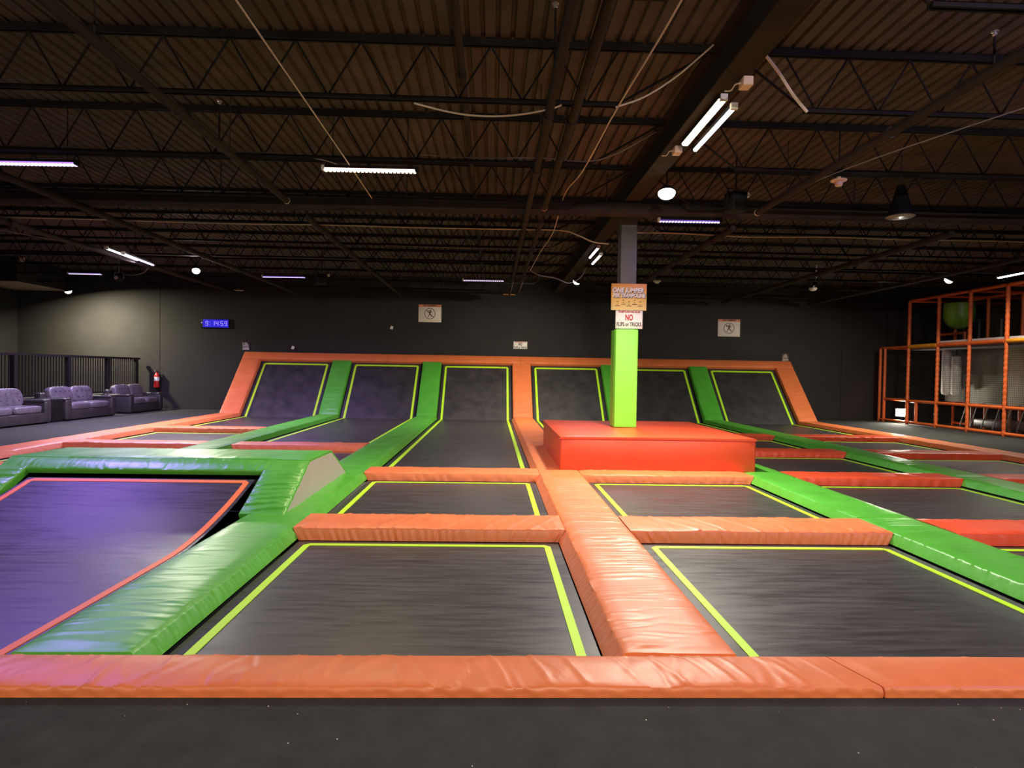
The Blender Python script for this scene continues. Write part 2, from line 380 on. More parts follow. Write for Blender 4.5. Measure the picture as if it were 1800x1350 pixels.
# ramp strips and top rail
up = (0, c_, s_)
for li in range(7):
    m = ORANGE if li in (0, 3, 6) else GREEN
    y, z = ramp_pt(.0, .06)
    pad('ramp_pad', f'{"orange" if m is ORANGE else "green"} vinyl pad up the black ramp on the {LINE[li]}', (LX[li], y, z), up, DX, RAMP_L-.36, 2*HW+.02, m, t=.13, flare=(.02, .02), seed=200+li, wr=1.8 if li in (1, 4) else 1.0, res=.04, skew=.12, amp=1.4, bands=((.1, RAMP_L-.5, 22 if li in (1, 4) else 12, .007 if li in (1, 4) else .004, .020, .04),))
tx = [LX[0]-HW-.01, -3.8, 1.0, 5.75, LX[-1]+HW+.01]
for k in range(4):
    y, z = ramp_pt(RAMP_L-.17, .06)
    pad('top_rail_pad', f'{["leftmost", "second from left", "third from left", "rightmost"][k]} orange vinyl pad along the top edge of the ramps', (tx[k]+.003, y, z), DX, up, tx[k+1]-tx[k]-.006, .345, ORANGE, t=.12, flare=(.01, .01), seed=300+k, wr=.4, res=.06, skew=.3)

# ------------------------------------------------------------------ trampolines
class Prof:
    def __init__(s, pts):
        s.p = [np.array(q, float) for q in pts]; s.d = [0.0]
        for a, b in zip(s.p, s.p[1:]): s.d.append(s.d[-1]+np.linalg.norm(b-a))
    def at(s, t, h=0):
        i = 0
        while i < len(s.d)-2 and t > s.d[i+1]: i += 1
        k = (t-s.d[i])/(s.d[i+1]-s.d[i]); q = s.p[i]*(1-k)+s.p[i+1]*k; e = (s.p[i+1]-s.p[i]); e = e/np.linalg.norm(e)
        return q[0]-e[1]*h, q[1]+e[0]*h
def slab(rings):
    """rings: list of (x0, x1, ytop, ztop, ybot, zbot) stations -> closed slab"""
    m_ = MB(); vs_, fs = [], []
    for x0, x1, yt, zt, yb, zb in rings: vs_ += [(x0, yt, zt), (x1, yt, zt), (x1, yb, zb), (x0, yb, zb)]
    for i in range(len(rings)-1):
        for k in range(4): fs.append((4*i+k, 4*i+(k+1) % 4, 4*i+4+(k+1) % 4, 4*i+4+k))
    n = len(rings)*4-4; fs += [(0, 3, 2, 1), (n, n+1, n+2, n+3)]
    return m_.add(vs_, fs)
def trampoline(label, x0, x1, pts, stripe, group, inset=.085, sw=.058, fm=None, springs=False, name='trampoline'):
    """x0..x1 and the profile pts span the outer edge of the woven mat; the stripe runs inset from it"""
    P = Prof(pts); T = P.d[-1]
    root = empty(name, ((x0+x1)/2, P.p[0][0], P.p[0][1]), label, 'trampoline', group); ox, oy, oz = root.location
    st = sorted(set([0, T]+P.d))
    def ring(t, a, b, h0, h1):
        yt, zt = P.at(t, h1); yb, zb = P.at(t, h0); return (a-ox, b-ox, yt-oy, zt-oz, yb-oy, zb-oz)
    # woven mat, flat and sloped parts apart where the profile has a sharp fold
    folds = [0.0]
    for i in range(1, len(P.p)-1):
        e0 = P.p[i]-P.p[i-1]; e1 = P.p[i+1]-P.p[i]
        if abs(math.atan2(e1[1], e1[0])-math.atan2(e0[1], e0[0])) > .5: folds.append(P.d[i])
    folds.append(T)
    for k in range(len(folds)-1):
        ts = [t for t in st if folds[k]-1e-6 <= t <= folds[k+1]+1e-6]
        ts2 = [ts[0]+1e-5]+ts[1:-1]+[ts[-1]-1e-5]
        slab([ring(t, x0, x1, -.006, 0) for t in ts2]).build('mat' if k == 0 else 'ramp_mat', MAT_BLACK if k == 0 else RAMP_BLACK, root, smooth=35)
    # stripe sewn on as a raised ring with cut corners
    a0, a1 = x0+inset, x1-inset; t0, t1 = inset, T-inset; ch = .06
    ch = .05
    outer = [(a0+ch, t0), (a1-ch, t0), (a1, t0+ch), (a1, t1-ch), (a1-ch, t1), (a0+ch, t1), (a0, t1-ch), (a0, t0+ch)]
    ci = ch-.59*sw
    ci = max(.012, ci)
    inner = [(a0+sw+ci, t0+sw), (a1-sw-ci, t0+sw), (a1-sw, t0+sw+ci), (a1-sw, t1-sw-ci), (a1-sw-ci, t1-sw), (a0+sw+ci, t1-sw), (a0+sw, t1-sw-ci), (a0+sw, t0+sw+ci)]
    vs_, fs = [], []
    for i in range(8):
        j = (i+1) % 8; so, eo, si, ei = outer[i], outer[j], inner[i], inner[j]
        cuts = [0.0, 1.0]
        if abs(eo[1]-so[1]) > .5:
            cuts += [(t-so[1])/(eo[1]-so[1]) for t in P.d if min(so[1], eo[1])+.05 < t < max(so[1], eo[1])-.05]
        cuts.sort()
        for u, v in zip(cuts, cuts[1:]):
            b = len(vs_)
            for cc in (u, v):
                for (s0, e0) in ((so, eo), (si, ei)):
                    xx = s0[0]+(e0[0]-s0[0])*cc; tt = s0[1]+(e0[1]-s0[1])*cc
                    if cc not in (0.0, 1.0): tt = so[1]+(eo[1]-so[1])*cc
                    for h in (.005, .0005):
                        yy, zz = P.at(tt, h); vs_.append((xx-ox, yy-oy, zz-oz))
            fs += [(b, b+2, b+6, b+4), (b, b+4, b+5, b+1), (b+2, b+3, b+7, b+6)]
    m_ = MB(); m_.add(vs_, fs); m_.build('border_stripe', stripe, root)
    if springs:
        m_ = MB()
        for t in np.arange(.12, T-.1, .075):
            yy, zz = P.at(t); 
            for sx, xe in ((-1, x0), (1, x1)):
                m_.tube([(xe-ox-sx*.01, yy-oy, zz-oz-.004), (xe-ox+sx*.075, yy-oy, zz-oz-.012)], .011, 6)
        tag(m_.build('springs', WEBB, root), kind='stuff')
    return root
MZ = -.115
G = .035                                               # mat edge tucked this far short of the pad edge
SQ = 'square trampoline beds in the floor'
RN = ['front', 'second', 'third', 'fourth']
ylim = [(y0f+.02, RY[0]-.30), (RY[0]+.30, RY[1]-.275), (RY[1]+.275, RY[2]-.275), (RY[2]+.275, RY[3]-.275)]
for i in range(6):
    x0, x1 = LX[i]+HW+.075, LX[i+1]-HW-.075
    rows = {0: 4, 1: 0, 2: 2, 3: 2, 4: 4, 5: 4}[i]
    for k in range(rows):
        a, b = ylim[k]
        trampoline(f'black square trampoline with lime stripe, {RN[k]} row, {ORD[i]} of six lanes', x0, x1, [(a-(.2 if k == 0 else -.05), MZ), (b-.05, MZ)], LIME, SQ, springs=(k == 1 and i == 2))
    st_y = {0: RY[3]+.275, 1: RY[2]+.275, 2: RY[1]+.275, 3: RY[2]+.275, 4: RY[3]+.275, 5: RY[3]+.275}[i]
    tp = [(st_y+.05, MZ), (BASE_Y+.05, MZ)]
    e = ramp_pt(RAMP_L-.37, -.045); tp.append(e)
    lab = {0: 'leftmost ramp trampoline, purple lit black mat with lime stripe', 1: 'second ramp trampoline from left, long black mat lit purple',
           2: 'long black track trampoline rising into the third ramp, left of red box', 3: 'ramp trampoline directly behind the red box, fourth ramp from left',
           4: 'fifth ramp trampoline from left, partly behind the green column', 5: 'rightmost ramp trampoline, dark mat with lime stripe'}[i]
    trampoline(lab, x0, x1, tp, LIME, 'trampolines that run up the black ramps', name='ramp_trampoline', inset=.08, sw=.072)
# big bed with an orange stripe that bends up to the green wedge, and its twin behind
x0, x1 = LX[1]+.25, -2.645
crv = [(3.28, MZ), (5.3, MZ)]+[(5.3+1.72*t, MZ+.36*(t**1.6)) for t in np.linspace(.1, 1, 10)]
trampoline('large purple lit trampoline with orange stripe bending up at the back', x0, x1, crv, ORANGE_WEB, None, name='curved_trampoline', inset=.035)
crv2 = [(9.10, .14)]+[(9.10+1.3*t, MZ+.255*((1-t)**1.9)) for t in np.linspace(.1, 1, 8)]+[(12.1, MZ)]
trampoline('dark trampoline with orange stripe hidden behind the green wedge', LX[1]+.385, LX[2]-.385, crv2, ORANGE_WEB, None, name='curved_trampoline', inset=.04)

# ------------------------------------------------------------------ green wedge (padded hurdle)
wx0, wx1 = -5.48, -2.10
A_, B_, C_, D_ = (6.36, .0), (7.24, .44), (8.20, .42), (9.08, .0)
wd = empty('wedge_hurdle', ((wx0+wx1)/2, 7.7, 0), 'long green padded wedge with grey end panel behind the curved trampoline', 'wedge'); wo = Vector(wd.location)
def wl(p): return tuple(Vector(p)-wo)
fl = Vector((0, B_[0]-A_[0], B_[1]-A_[1])); flen = fl.length; fd = fl.normalized()
bl = Vector((0, D_[0]-C_[0], D_[1]-C_[1])); blen = bl.length; bd = bl.normalized()
cut = .20
cp = Vector((0, B_[0], B_[1]))-fd*flen*cut*1.15
pad('top_panel', None, wl((wx0, (B_[0]+C_[0])/2, .435)), DX, (0, 1, -.02), wx1-wx0, C_[0]-B_[0], GREEN, t=.03, flare=(0, 0), seed=400, wr=1.2, res=.03, parent=wd, skew=.3)
pad('front_panel', None, wl((wx0, (B_[0]+cp.y)/2, (B_[1]+cp.z)/2-.002)), DX, tuple(fd), wx1-wx0, flen*cut*1.15, GREEN, t=.06, flare=(0, 0), seed=401, wr=4, res=.014, parent=wd, skew=.6, amp=.9, sig=(.006, .012))
for xa, xb, sd in ((-5.72, -5.17, 402), (-2.56, wx1, 403)):
    pad('leg_panel', None, wl(((xa+xb)/2, A_[0], A_[1]+.012)), tuple(fd), DX, flen*(1-cut*1.0), xb-xa, GREEN, t=.09, flare=(.0, .0), seed=sd, wr=4, bands=((.05, flen*.8, 9, .010, .013, .12),), res=.014, parent=wd, skew=.1, amp=1.6, ripple=.4, sig=(.007, .014))
pad('back_panel', None, wl((wx0, (C_[0]+D_[0])/2, (C_[1]+D_[1])/2+.008)), DX, tuple(-bd), wx1-wx0, blen, GREEN, t=.03, flare=(0, 0), seed=404, wr=.6, res=.06, parent=wd)
ins = lambda q: (q[0]-wo.y, q[1]-wo.z)
MB().prism([ins((A_[0]+.05, .0)), ins((B_[0]+.01, B_[1]-.025)), ins((C_[0]-.01, C_[1]-.02)), ins((D_[0]-.06, .0))], wx1-.06-wo.x, wx1+.004-wo.x, 'x').build('end_panel', GREY_VINYL, wd)
MB().prism([ins((7.28, -.1)), ins((7.28, B_[1]-.04)), ins((8.18, .38)), ins((8.9, .02)), ins((8.9, -.1))], wx0+.03-wo.x, wx1-.08-wo.x, 'x').build('core', FRAMEB, wd)

# ------------------------------------------------------------------ red box and column
bx = empty('padded_box', (2.58, 11.1, 0), 'large red orange padded box around the foot of the column', 'box')
x0, x1, y0, y1, h = 1.07, 4.10, 9.50, 12.74, .52
rbox('box_body', (0, 0, h/2-.02), (x1-x0, y1-y0, h-.035), RED_OR, bx, .012, 2)
pad('box_cover', None, (0, (y0-.012)-11.12, h), DY, DX, y1-y0+.024, x1-x0+.024, RED_OR, t=.035, flare=(.004, .004), seed=500, wr=1.3, res=.03, parent=bx, skew=.7, amp=1.2)
for sx in (x0-.006-2.58, x1+.002-2.58): MB().box(sx, y0-11.1, .0, sx+.004, y0-11.1+.02, h-.04).build('corner_seam', RED_OR, bx)
MB().box(x0-2.58, y0-.004-11.1, .0, x1-2.58, y0-11.1, .02).build('base_seam', ORANGE, bx)
co = empty('support_column', (2.405, 11.3, .53), 'square grey column wrapped in bright green padding, standing in the red box', 'column')
rbox('shaft', (.015, 0, (gz-.53)/2), (.29, .29, gz-.53-.004), GREYP, co, .008, 2)
cw = .405
for nm, c, sz in (('front_pad', (0, -.17, .885), (cw, .065, 1.765)), ('side_pad', (-.18, .02, .885), (.065, .33, 1.765)), ('side_pad', (.18, .02, .885), (.065, .33, 1.765)), ('rear_pad', (0, .19, .885), (cw, .05, 1.765))):
    o = rbox(nm, c, sz, BRIGHT_GREEN, co, .014, 3)
MB().box(-.14, -.14, gz-.53-.03, .17, .14, gz-.53).build('cap_plate', STEEL, co)

# ------------------------------------------------------------------ signs
def board(name, label, c, w_, h_, m, tilt=0, cat='sign', group=None, frame=None):
    o = empty(name, c, label, cat, group); o.rotation_euler = (0, tilt, 0)
    rbox('board', (0, 0, 0), (w_, .012, h_), m, o, .003, 1)
    return o
def gradient_print(name, top, bot, h):
    m = bpy.data.materials.new(name); n, l = nodes_of(m); p_ = n['Principled BSDF']; p_.inputs['Roughness'].default_value = .45
    tc = n.new('ShaderNodeTexCoord'); sp = n.new('ShaderNodeSeparateXYZ'); rp = n.new('ShaderNodeValToRGB'); mr = n.new('ShaderNodeMapRange')
    l.new(tc.outputs['Object'], sp.inputs[0]); l.new(sp.outputs['Z'], mr.inputs['Value'])
    mr.inputs['From Min'].default_value = -h/2; mr.inputs['From Max'].default_value = h/2
    rp.color_ramp.elements[0].color = (*bot, 1); rp.color_ramp.elements[1].color = (*top, 1)
    e = rp.color_ramp.elements.new(.45); e.color = (1, .66, .16, 1)
    l.new(mr.outputs[0], rp.inputs[0]); l.new(rp.outputs[0], p_.inputs['Base Color'])
    return m
sy = 11.147
s = board('notice_sign', 'orange and yellow sign reading ONE JUMPER PER TRAMPOLINE on the column', (2.435, sy, 2.885), .64, .48, gradient_print('sign_gradient', (.95, .36, .08), (1, .95, .45), .48))
for tx_, sz, xx, zz, sxx in (('ONE JUMPER', .115, -.02, .115, .86), ('PER TRAMPOLINE', .092, .0, .022, .80)):
    text(tx_, sz, INK_BR, s, (xx+.006, -.0075, zz-.007), sx=sxx, bold=.010, shear=.18, depth=.0008)
    text(tx_, sz, INK_W, s, (xx, -.0095, zz), sx=sxx, bold=.0055, shear=.18, depth=.0008)
for k in range(5):
    ux = -.205+.103*k; uz = -.115 + (.028 if k % 2 else 0)
    m_ = MB().add([(ux+.026*math.cos(q), -.0075, uz+.008+.024*math.sin(q)) for q in np.linspace(0, 2*PI, 12, endpoint=False)], [tuple(range(12))]); m_.build('jumper_body', INK_Y, s)
    arc = [(ux+.022*math.cos(q), -.0082, uz+.018+.018*math.sin(q)) for q in np.linspace(.3, PI-.3, 8)]
    m_ = MB().add(arc, [tuple(range(8))]); m_.add([(ux-.040, -.008, uz-.052), (ux+.040, -.008, uz-.052), (ux+.044, -.008, uz-.042), (ux-.044, -.008, uz-.042)], [(0, 1, 2, 3)])
    m_.add([(ux-.009, -.0084, uz-.024), (ux+.009, -.0084, uz-.024), (ux+.006, -.0084, uz-.010), (ux-.006, -.0084, uz-.010)], [(0, 1, 2, 3)])
    m_.build('jumper_outline', INK_BR, s)
def flips_sign(label, c, w_, h_, red, fine=True):
    s = board('notice_sign', label, c, w_, h_, PAPER)
    k = w_/.49
    text('NO', .145*k, INK_R if red else INK_BR, s, (0, -.0085, .035*k), sx=.62, bold=.006*k, depth=.001)
    text('FLIPS or TRICKS', .098*k, INK_K, s, (0, -.0085, -.085*k), sx=.66, bold=.002*k, depth=.001)
    text('TRAMPOLINE PARK RULES', .042*k, INK_R, s, (0, -.0085, h_/2-.022*k), sx=.80, bold=.002*k, depth=.001)
    return s
flips_sign('white sign reading NO FLIPS or TRICKS in red and black on the column', (2.445, sy, 2.475), .49, .325, True)
flips_sign('small white NO FLIPS or TRICKS sign on the black back wall', (1.0, WALL_Y-.008, 2.48), .50, .27, False)
def climb_sign(label, c):
    s = board('warning_sign', label, c, .83, .64, mat('pale_board', (.80, .70, .62), .6))
    MB().box(-.413, -.0085, .235, .413, -.006, .318).build('header_band', INK_O, s)
    text('NO CLIMBING', .078, INK_BR, s, (0, -.0105, .277), sx=.95, bold=.004, depth=.001)
    m_ = MB(); cz = -.01; ro, ri = .200, .180; n = 36
    for k in range(n):
        a, b = 2*PI*k/n, 2*PI*(k+1)/n
        m_.add([(ro*math.cos(a), -.009, cz+ro*math.sin(a)), (ro*math.cos(b), -.009, cz+ro*math.sin(b)), (ri*math.cos(b), -.009, cz+ri*math.sin(b)), (ri*math.cos(a), -.009, cz+ri*math.sin(a))], [(0, 1, 2, 3)])
    def bar(p, q, wd_, m=m_, y=-.0092):
        d_ = Vector((q[0]-p[0], 0, q[1]-p[1])); nn = Vector((-d_.z, 0, d_.x)).normalized()*wd_/2
        P, Q = Vector((p[0], y, p[1]+cz)), Vector((q[0], y, q[1]+cz)); m.add([P-nn, Q-nn, Q+nn, P+nn], [(0, 1, 2, 3)])
    bar((-.135, .135), (.135, -.135), .022)
    m_.build('ban_ring', INK_BR, s)
    m_ = MB()
    m_.add([(.02+.028*math.cos(q), -.0096, cz+.115+.03*math.sin(q)) for q in np.linspace(0, 2*PI, 12, endpoint=False)], [tuple(range(12))])
    for p, q, wd_ in (((.01, .085), (-.005, -.03), .05), ((0, .07), (-.075, .10), .022), ((-.075, .10), (-.10, .06), .018), ((.01, .075), (.065, .04), .022), ((.065, .04), (.075, .09), .018),
                      ((0, -.02), (-.045, -.075), .028), ((-.045, -.075), (-.075, -.135), .024), ((0, -.02), (.055, -.06), .028), ((.055, -.06), (.05, -.12), .024)):
        bar(p, q, wd_, m_, -.0096)
    m_.build('climber_figure', INK_BR, s)
    return s
climb_sign('white NO CLIMBING sign on back wall, left of the centre line', (-2.32, WALL_Y-.008, 3.58))
climb_sign('white NO CLIMBING sign on back wall, right of the column', (8.72, WALL_Y-.008, 3.26))
for lab, c, tone in (('small grey purple plaque on back wall above upper left ramp corner', (-8.93, WALL_Y-.01, 2.26), (.42, .34, .42)), ('small tan plaque on back wall above upper right ramp corner', (10.86, WALL_Y-.01, 2.20), (.36, .27, .20))):
    s = board('wall_plaque', lab, c, .27, .29, mat('plaque_dark', (.05, .045, .05), .6), cat='plaque')
    mm = mat('plaque_'+lab[6:10], tone, .6, noise=(14, .45))
    MB().prism([(-.12, -.13), (.12, -.13), (.10, .0), (.035, .13), (-.035, .13), (-.10, .0)], -.010, -.006, 'y').build('emblem', mm, s)
    MB().box(-.11, -.014, -.03, .11, -.010, -.005).build('emblem_band', mat('plaque_dark', (.05, .045, .05), .6), s)
for lab, c in (('small white wall switch box just above the ramp rail, left of centre', (-7.25, WALL_Y-.02, 2.24)), ('small white wall box below and left of the NO CLIMBING sign', (-3.7, WALL_Y-.02, 3.03)), ('tiny white wall box low beside the right ramp edge', (11.33, WALL_Y-.02, .90))):
    s = empty('wall_box', c, lab, 'box'); k = .4 if 'tiny' in lab else 1
    o = rbox('cover', (0, 0, 0), (.10*k, .03, .12*k), WHITE_P, s, .01*k, 2); o.rotation_euler = (0, .35, 0)
    MB().box(-.02*k, -.02, -.02*k, .02*k, -.014, .02*k).build('button', WHITE_P, s)
# wall clock
ck = empty('digital_clock', (-10.02, WALL_Y-.035, 3.06), 'blue digital wall clock showing 9:14:59 on the dark back wall', 'clock')
rbox('case', (0, 0, 0), (1.02, .06, .34), BLACK_PL, ck, .02, 2)
MB().box(-.42, -.034, -.14, .48, -.030, .14).build('screen', E_BLUE, ck)
SEGS = {'9': 'abcdfg', '1': 'bc', '4': 'bcfg', '5': 'acdfg'}
def digit(ch, x, w_=.095, h_=.17, t=.022):
    m_ = MB(); b = h_/2
    R = {'a': (x, b-t, x+w_, b), 'd': (x, -b, x+w_, -b+t), 'g': (x, -t/2, x+w_, t/2), 'f': (x, 0, x+t, b), 'e': (x, -b, x+t, 0), 'b': (x+w_-t, 0, x+w_, b), 'c': (x+w_-t, -b, x+w_, 0)}
    for q in SEGS[ch]:
        a = R[q]; m_.box(a[0], -.040, a[1], a[2], -.034, a[3])
    m_.build('digit', E_DIGIT, ck)
for ch, x in (('9', -.33), ('1', -.10), ('4', .03), ('5', .20), ('9', .34)): digit(ch, x)
for x in (-.175, .160):
    m_ = MB()
    for z in (-.045, .045): m_.box(x-.01, -.040, z-.01, x+.01, -.034, z+.01)
    m_.build('colon', E_DIGIT, ck)
MB().lathe([(.001, -.05), (.022, -.05), (.022, -.03)], (-.46, 0, .02), 10, 'y').build('indicator', E_DIGIT, ck)

# ------------------------------------------------------------------ lamps
LED = 'ceiling LED bar lights'
def led_bar(label, a, b, mt, col, energy, diodes=False, hang=True, wid=.05, sc=1.0):
    a, b = Vector(a), Vector(b); c = (a+b)/2; L = (b-a).length; ang = math.atan2(b.y-a.y, b.x-a.x)
    o = empty('led_bar_light', c, label, 'light', LED, rz=ang)
    MB().box(-L/2, -max(.035, wid/2+.01), .0, L/2, max(.035, wid/2+.01), .035).build('housing', STEEL, o)
    for sx in (-1, 1): MB().box(sx*(L/2)-.02, -.037, -.03, sx*(L/2)+.02, .037, .038).build('end_cap', WHITE_P if sx < 0 else BLACK_PL, o)
    if diodes:
        MB().box(-L/2+.02, -.034*sc, -.022, L/2-.02, .034*sc, 0).build('light_strip', emis('lit_strip_%d%d' % (col[1]*100, col[2]*100), (col[0]*.9, col[1]*.75, col[2]), 2.2 if sc == 1 else .5), o)
        m_ = MB(); n = int(L/.052)
        for k in range(n):
            for yy in (-.022*sc, .022*sc):
                x = -L/2+.03+(L-.06)*k/(n-1); m_.box(x-.014, yy-.016*sc, -.034, x+.014, yy+.016*sc, -.022)
        tag(m_.build('diodes', mt, o), kind='stuff')
    else:
        dw_ = wid/2; m_ = MB().prism([(-dw_, 0), (-dw_, -.012), (-dw_*.6, -.030), (dw_*.6, -.030), (dw_, -.012), (dw_, 0)], -L/2+.02, L/2-.02, 'x'); m_.build('diffuser', mt, o)
    if hang:
        for sx in (-.8, .8): MB().tube([(sx*L/2, 0, .03), (sx*L/2, 0, DECK_Z-c.z)], .006, 5).build('hanger', STEEL, o)
    else:
        for sx in (-.7, .7): MB().box(sx*L/2-.02, -.02, .03, sx*L/2+.02, .02, gz-c.z if c.z > 4.25 else .045).build('clip', STEEL, o)
    if energy:
        l = area('led_light', c-Vector((0, 0, .05)), c-Vector((0, 0, 2)), energy, col, L*.96, .05, math.radians(150))
        l.rotation_euler = (0, 0, ang)
    return o
led_bar('warm white LED bar hanging left of centre below the second joist', (-2.28, 8.33, 4.15), (-1.05, 8.31, 4.15), E_WARM, WARM, 85, True)
led_bar('bright purple LED bar at the left edge, nearest of the purple bars', (-6.74, 8.43, 4.15), (-5.52, 8.40, 4.15), E_PURP, (.36, .20, 1), 270, True)
led_bar('wide warm LED tube under the steel beam, beside a thinner tube', (2.36, 6.45, 4.39), (2.36, 7.76, 4.39), E_WARM, WARM, 52, hang=False, wid=.085)
led_bar('thin lilac LED tube under the right edge of the steel beam', (2.52, 6.58, 4.36), (2.52, 7.86, 4.36), E_LILAC, COOL, 30, hang=False)
led_bar('white LED tube running away from view, far left, upper of the pair', (-8.86, 14.5, 4.17), (-9.0, 16.0, 4.17), E_LILAC, (.80, .70, 1), 190)
led_bar('slim violet LED tube beside the white tube, far left', (-8.72, 14.9, 4.13), (-8.88, 16.5, 4.13), E_PURP, (.55, .42, 1), 190)
led_bar('short purple LED bar at far left above the sofas', (-12.35, 18.45, 4.15), (-11.38, 18.43, 4.15), E_DIM, (.62, .5, 1), 220, True, sc=.6)
led_bar('dim lilac LED bar far back, above the second ramp panel', (-6.71, 18.25, 4.15), (-5.46, 18.2, 4.15), E_DIM, (.5, .3, 1), 170, True, sc=.5)
led_bar('dim pinkish LED bar far back, left of the far pipe ends', (-.9, 18.12, 4.15), (.29, 18.08, 4.15), E_DIM, (1, .85, .8), 60, True, sc=.5)
led_bar('purple LED bar just under the big horizontal pipe, right of column', (2.80, 10.58, 4.14), (3.85, 10.55, 4.14), E_PURP, PURPLE, 5, True, hang=False, sc=.6)
led_bar('lilac LED tube under the beam behind the column, upper of the pair', (2.38, 14.2, 4.39), (2.38, 15.5, 4.39), E_LILAC, (.85, .8, 1), 60, hang=False)
led_bar('lilac LED tube under the beam behind the column, lower of the pair', (2.56, 14.9, 4.36), (2.56, 16.2, 4.36), E_LILAC, (.85, .8, 1), 30, hang=False)
led_bar('white LED bar above the play structure at the right edge', (13.12, 15.8, 4.17), (13.05, 14.55, 4.17), E_WHITE, WHITE, 90)
FL = 'small round ceiling floodlights'
def flood(label, c, target, energy, col, em=E_WHITE, rad=.11, spread=math.radians(140), stem=.2):
    o = empty('floodlight', c, label, 'light', FL)
    dv = (Vector(target)-Vector(c)).normalized(); q = dv.to_track_quat('Z', 'Y').to_matrix().to_4x4()
    m_ = MB().lathe([(.03, -.10), (.06, -.09), (rad*.8, -.03), (rad, .0), (rad, .018), (rad*.92, .018), (rad*.92, .004)], n=18)
    h = m_.build('lamp_head', STEEL, o, smooth=40); h.matrix_local = q
    g = MB().lathe([(.001, .0), (rad*.9, .004), (rad*.9, .03), (rad*.75, .065), (rad*.4, .09), (.001, .10)], n=18).build('lens', em, o, smooth=60); g.matrix_local = q
    if stem: MB().tube([tuple(-dv*.09), (0, 0, .12), (0, 0, DECK_Z-c[2])], .012, 6).build('stem', STEEL, o)
    area('flood_light', Vector(c)+dv*.11, Vector(c)+dv*3, energy, col, rad*1.6, rad*1.6, spread)
    return o
flood('brightest floodlight, under the beam in front of the column', (2.57, 9.30, 4.24), (2.3, 8.0, 0), 270, WHITE, rad=.14)
flood('floodlight in the far left, above the leftmost ramp', (-8.3, 17.6, 4.18), (-7.2, 14.8, 0), 150, WHITE)
flood('floodlight lighting the back wall above the sofas', (-14.1, 21.05, 3.94), (-13.7, 22.0, 1.0), 420, (1, .93, .66), stem=.1, spread=math.radians(165))
flood('floodlight under the beam far behind the column', (2.36, 17.7, 4.12), (.2, 19.8, 0), 170, (1, .90, .70), stem=.3)
flood('floodlight at right, above the play structure', (12.0, 16.05, 4.13), (10.4, 18.0, 0.0), 210, WHITE, stem=.2)

# ------------------------------------------------------------------ overhead pipes
def pipe(label, x, z, ya, yb, rad, m=PIPEP, couplings=(), cap=None, hangers=(), name='sprinkler_pipe', x2=None, group='pipes running away under the roof'):
    x2 = x if x2 is None else x2
    o = empty(name, (x, ya, z), label, 'pipe', group)
    L = yb-ya; fx = lambda y: (x2-x)*(y-ya)/L
    MB().tube([(0, 0, 0), (x2-x, L, 0)], rad, 12).build('tube', m, o, smooth=40)
    for y in couplings: MB().tube([(fx(y-.05), y-.05-ya, 0), (fx(y+.05), y+.05-ya, 0)], rad*1.28, 12).build('coupling', m, o, smooth=40)
    if cap: MB().tube([(0, L, 0), (0, L+.02, 0)] if cap > 0 else [(0, -.02, 0), (0, 0, 0)], rad*1.1, 12).build('end_cap', CABLE_M if cap == 1 else mat('orange_cap', (.75, .22, .10), .5), o)
    for y in hangers: MB().tube([(fx(y), y-ya, rad*.9), (fx(y), y-ya, DECK_Z-z)], .007, 5).build('hanger', PIPEP, o)
    return o
pipe('thick dark pipe running away overhead, left, its near part ending with a pale cap', -3.28, 4.13, .5, 9.9, .046, cap=1, couplings=(4, 6.6), hangers=(5.2, 7.8))
pipe('thick dark pipe on the left continuing behind the big cross pipe', -3.28, 4.13, 11.0, 22.0, .048, couplings=(12.9, 16.6), hangers=(13.2, 17.0, 20.8))
pipe('thin grey pipe seen through the joists, left of centre', -.36, 4.52, 1, 21.8, .036, couplings=(6.4, 12))
pipe('left of the two parallel pipes at centre, passing under the cross pipe', .52, 4.085, 1.0, 20.6, .043, couplings=(6.3, 8, 10.6), hangers=(7.4, 12.8, 17))
pipe('right of the two parallel pipes at centre, near part with orange tip', .78, 4.12, 1.0, 9.9, .048, couplings=(6.5,), cap=2)
pipe('right of the two parallel pipes at centre, part beyond the cross pipe', .80, 4.12, 10.8, 20.4, .045, couplings=(13,))
pipe('thick dark pipe running away on the right, pale cap at its end', 4.22, 4.13, 1, 9.9, .048, couplings=(6.6,), cap=1, hangers=(8.9,))
pipe('thick dark pipe on the right continuing behind the cross pipe', 4.25, 4.13, 11.0, 22, .055, couplings=(12,), hangers=(11.9, 15.6))
pipe('far right pipe running away toward the back wall', 8.25, 4.13, 11.0, 22.2, .06, couplings=(14,), hangers=(15.2, 19.6))
pipe('far right pipe nearer the play structure', 11.4, 4.13, 4, 22.2, .05, hangers=(13, 18))
pipe('far left pipe above the floodlight', -6.9, 4.13, 8, 22.2, .055, couplings=(15,), hangers=(13.5, 18.2))
pipe('leftmost pipe above the pair of tubes', -9.1, 4.13, 8, 22.2, .06, couplings=(12, 18))
o = empty('cross_pipe', (0, 10.6, 4.305), 'big black steel pipe crossing the whole hall under the beam', 'pipe')
MB().tube([(XL+.05, .35, 0), (gc, 0, 0), (XR-.05, -.25, 0)], .124, 18).build('tube', PIPEP, o, smooth=40)
for x in (-8.0, -1.55, 6.5): MB().tube([(x-.06, -.02*(x-gc)*1.0 if x < gc else 0, 0), (x+.06, -.02*(x-gc) if x < gc else 0, 0)], .136, 18).build('coupling', PIPEP, o, smooth=40)
for x in (-9.5, -4.6, -1.5, 1.9, 6.2, 9.7): MB().tube([(x, .0, .12), (x, 0, DECK_Z-4.305)], .011, 6).build('hanger', PIPEP, o)

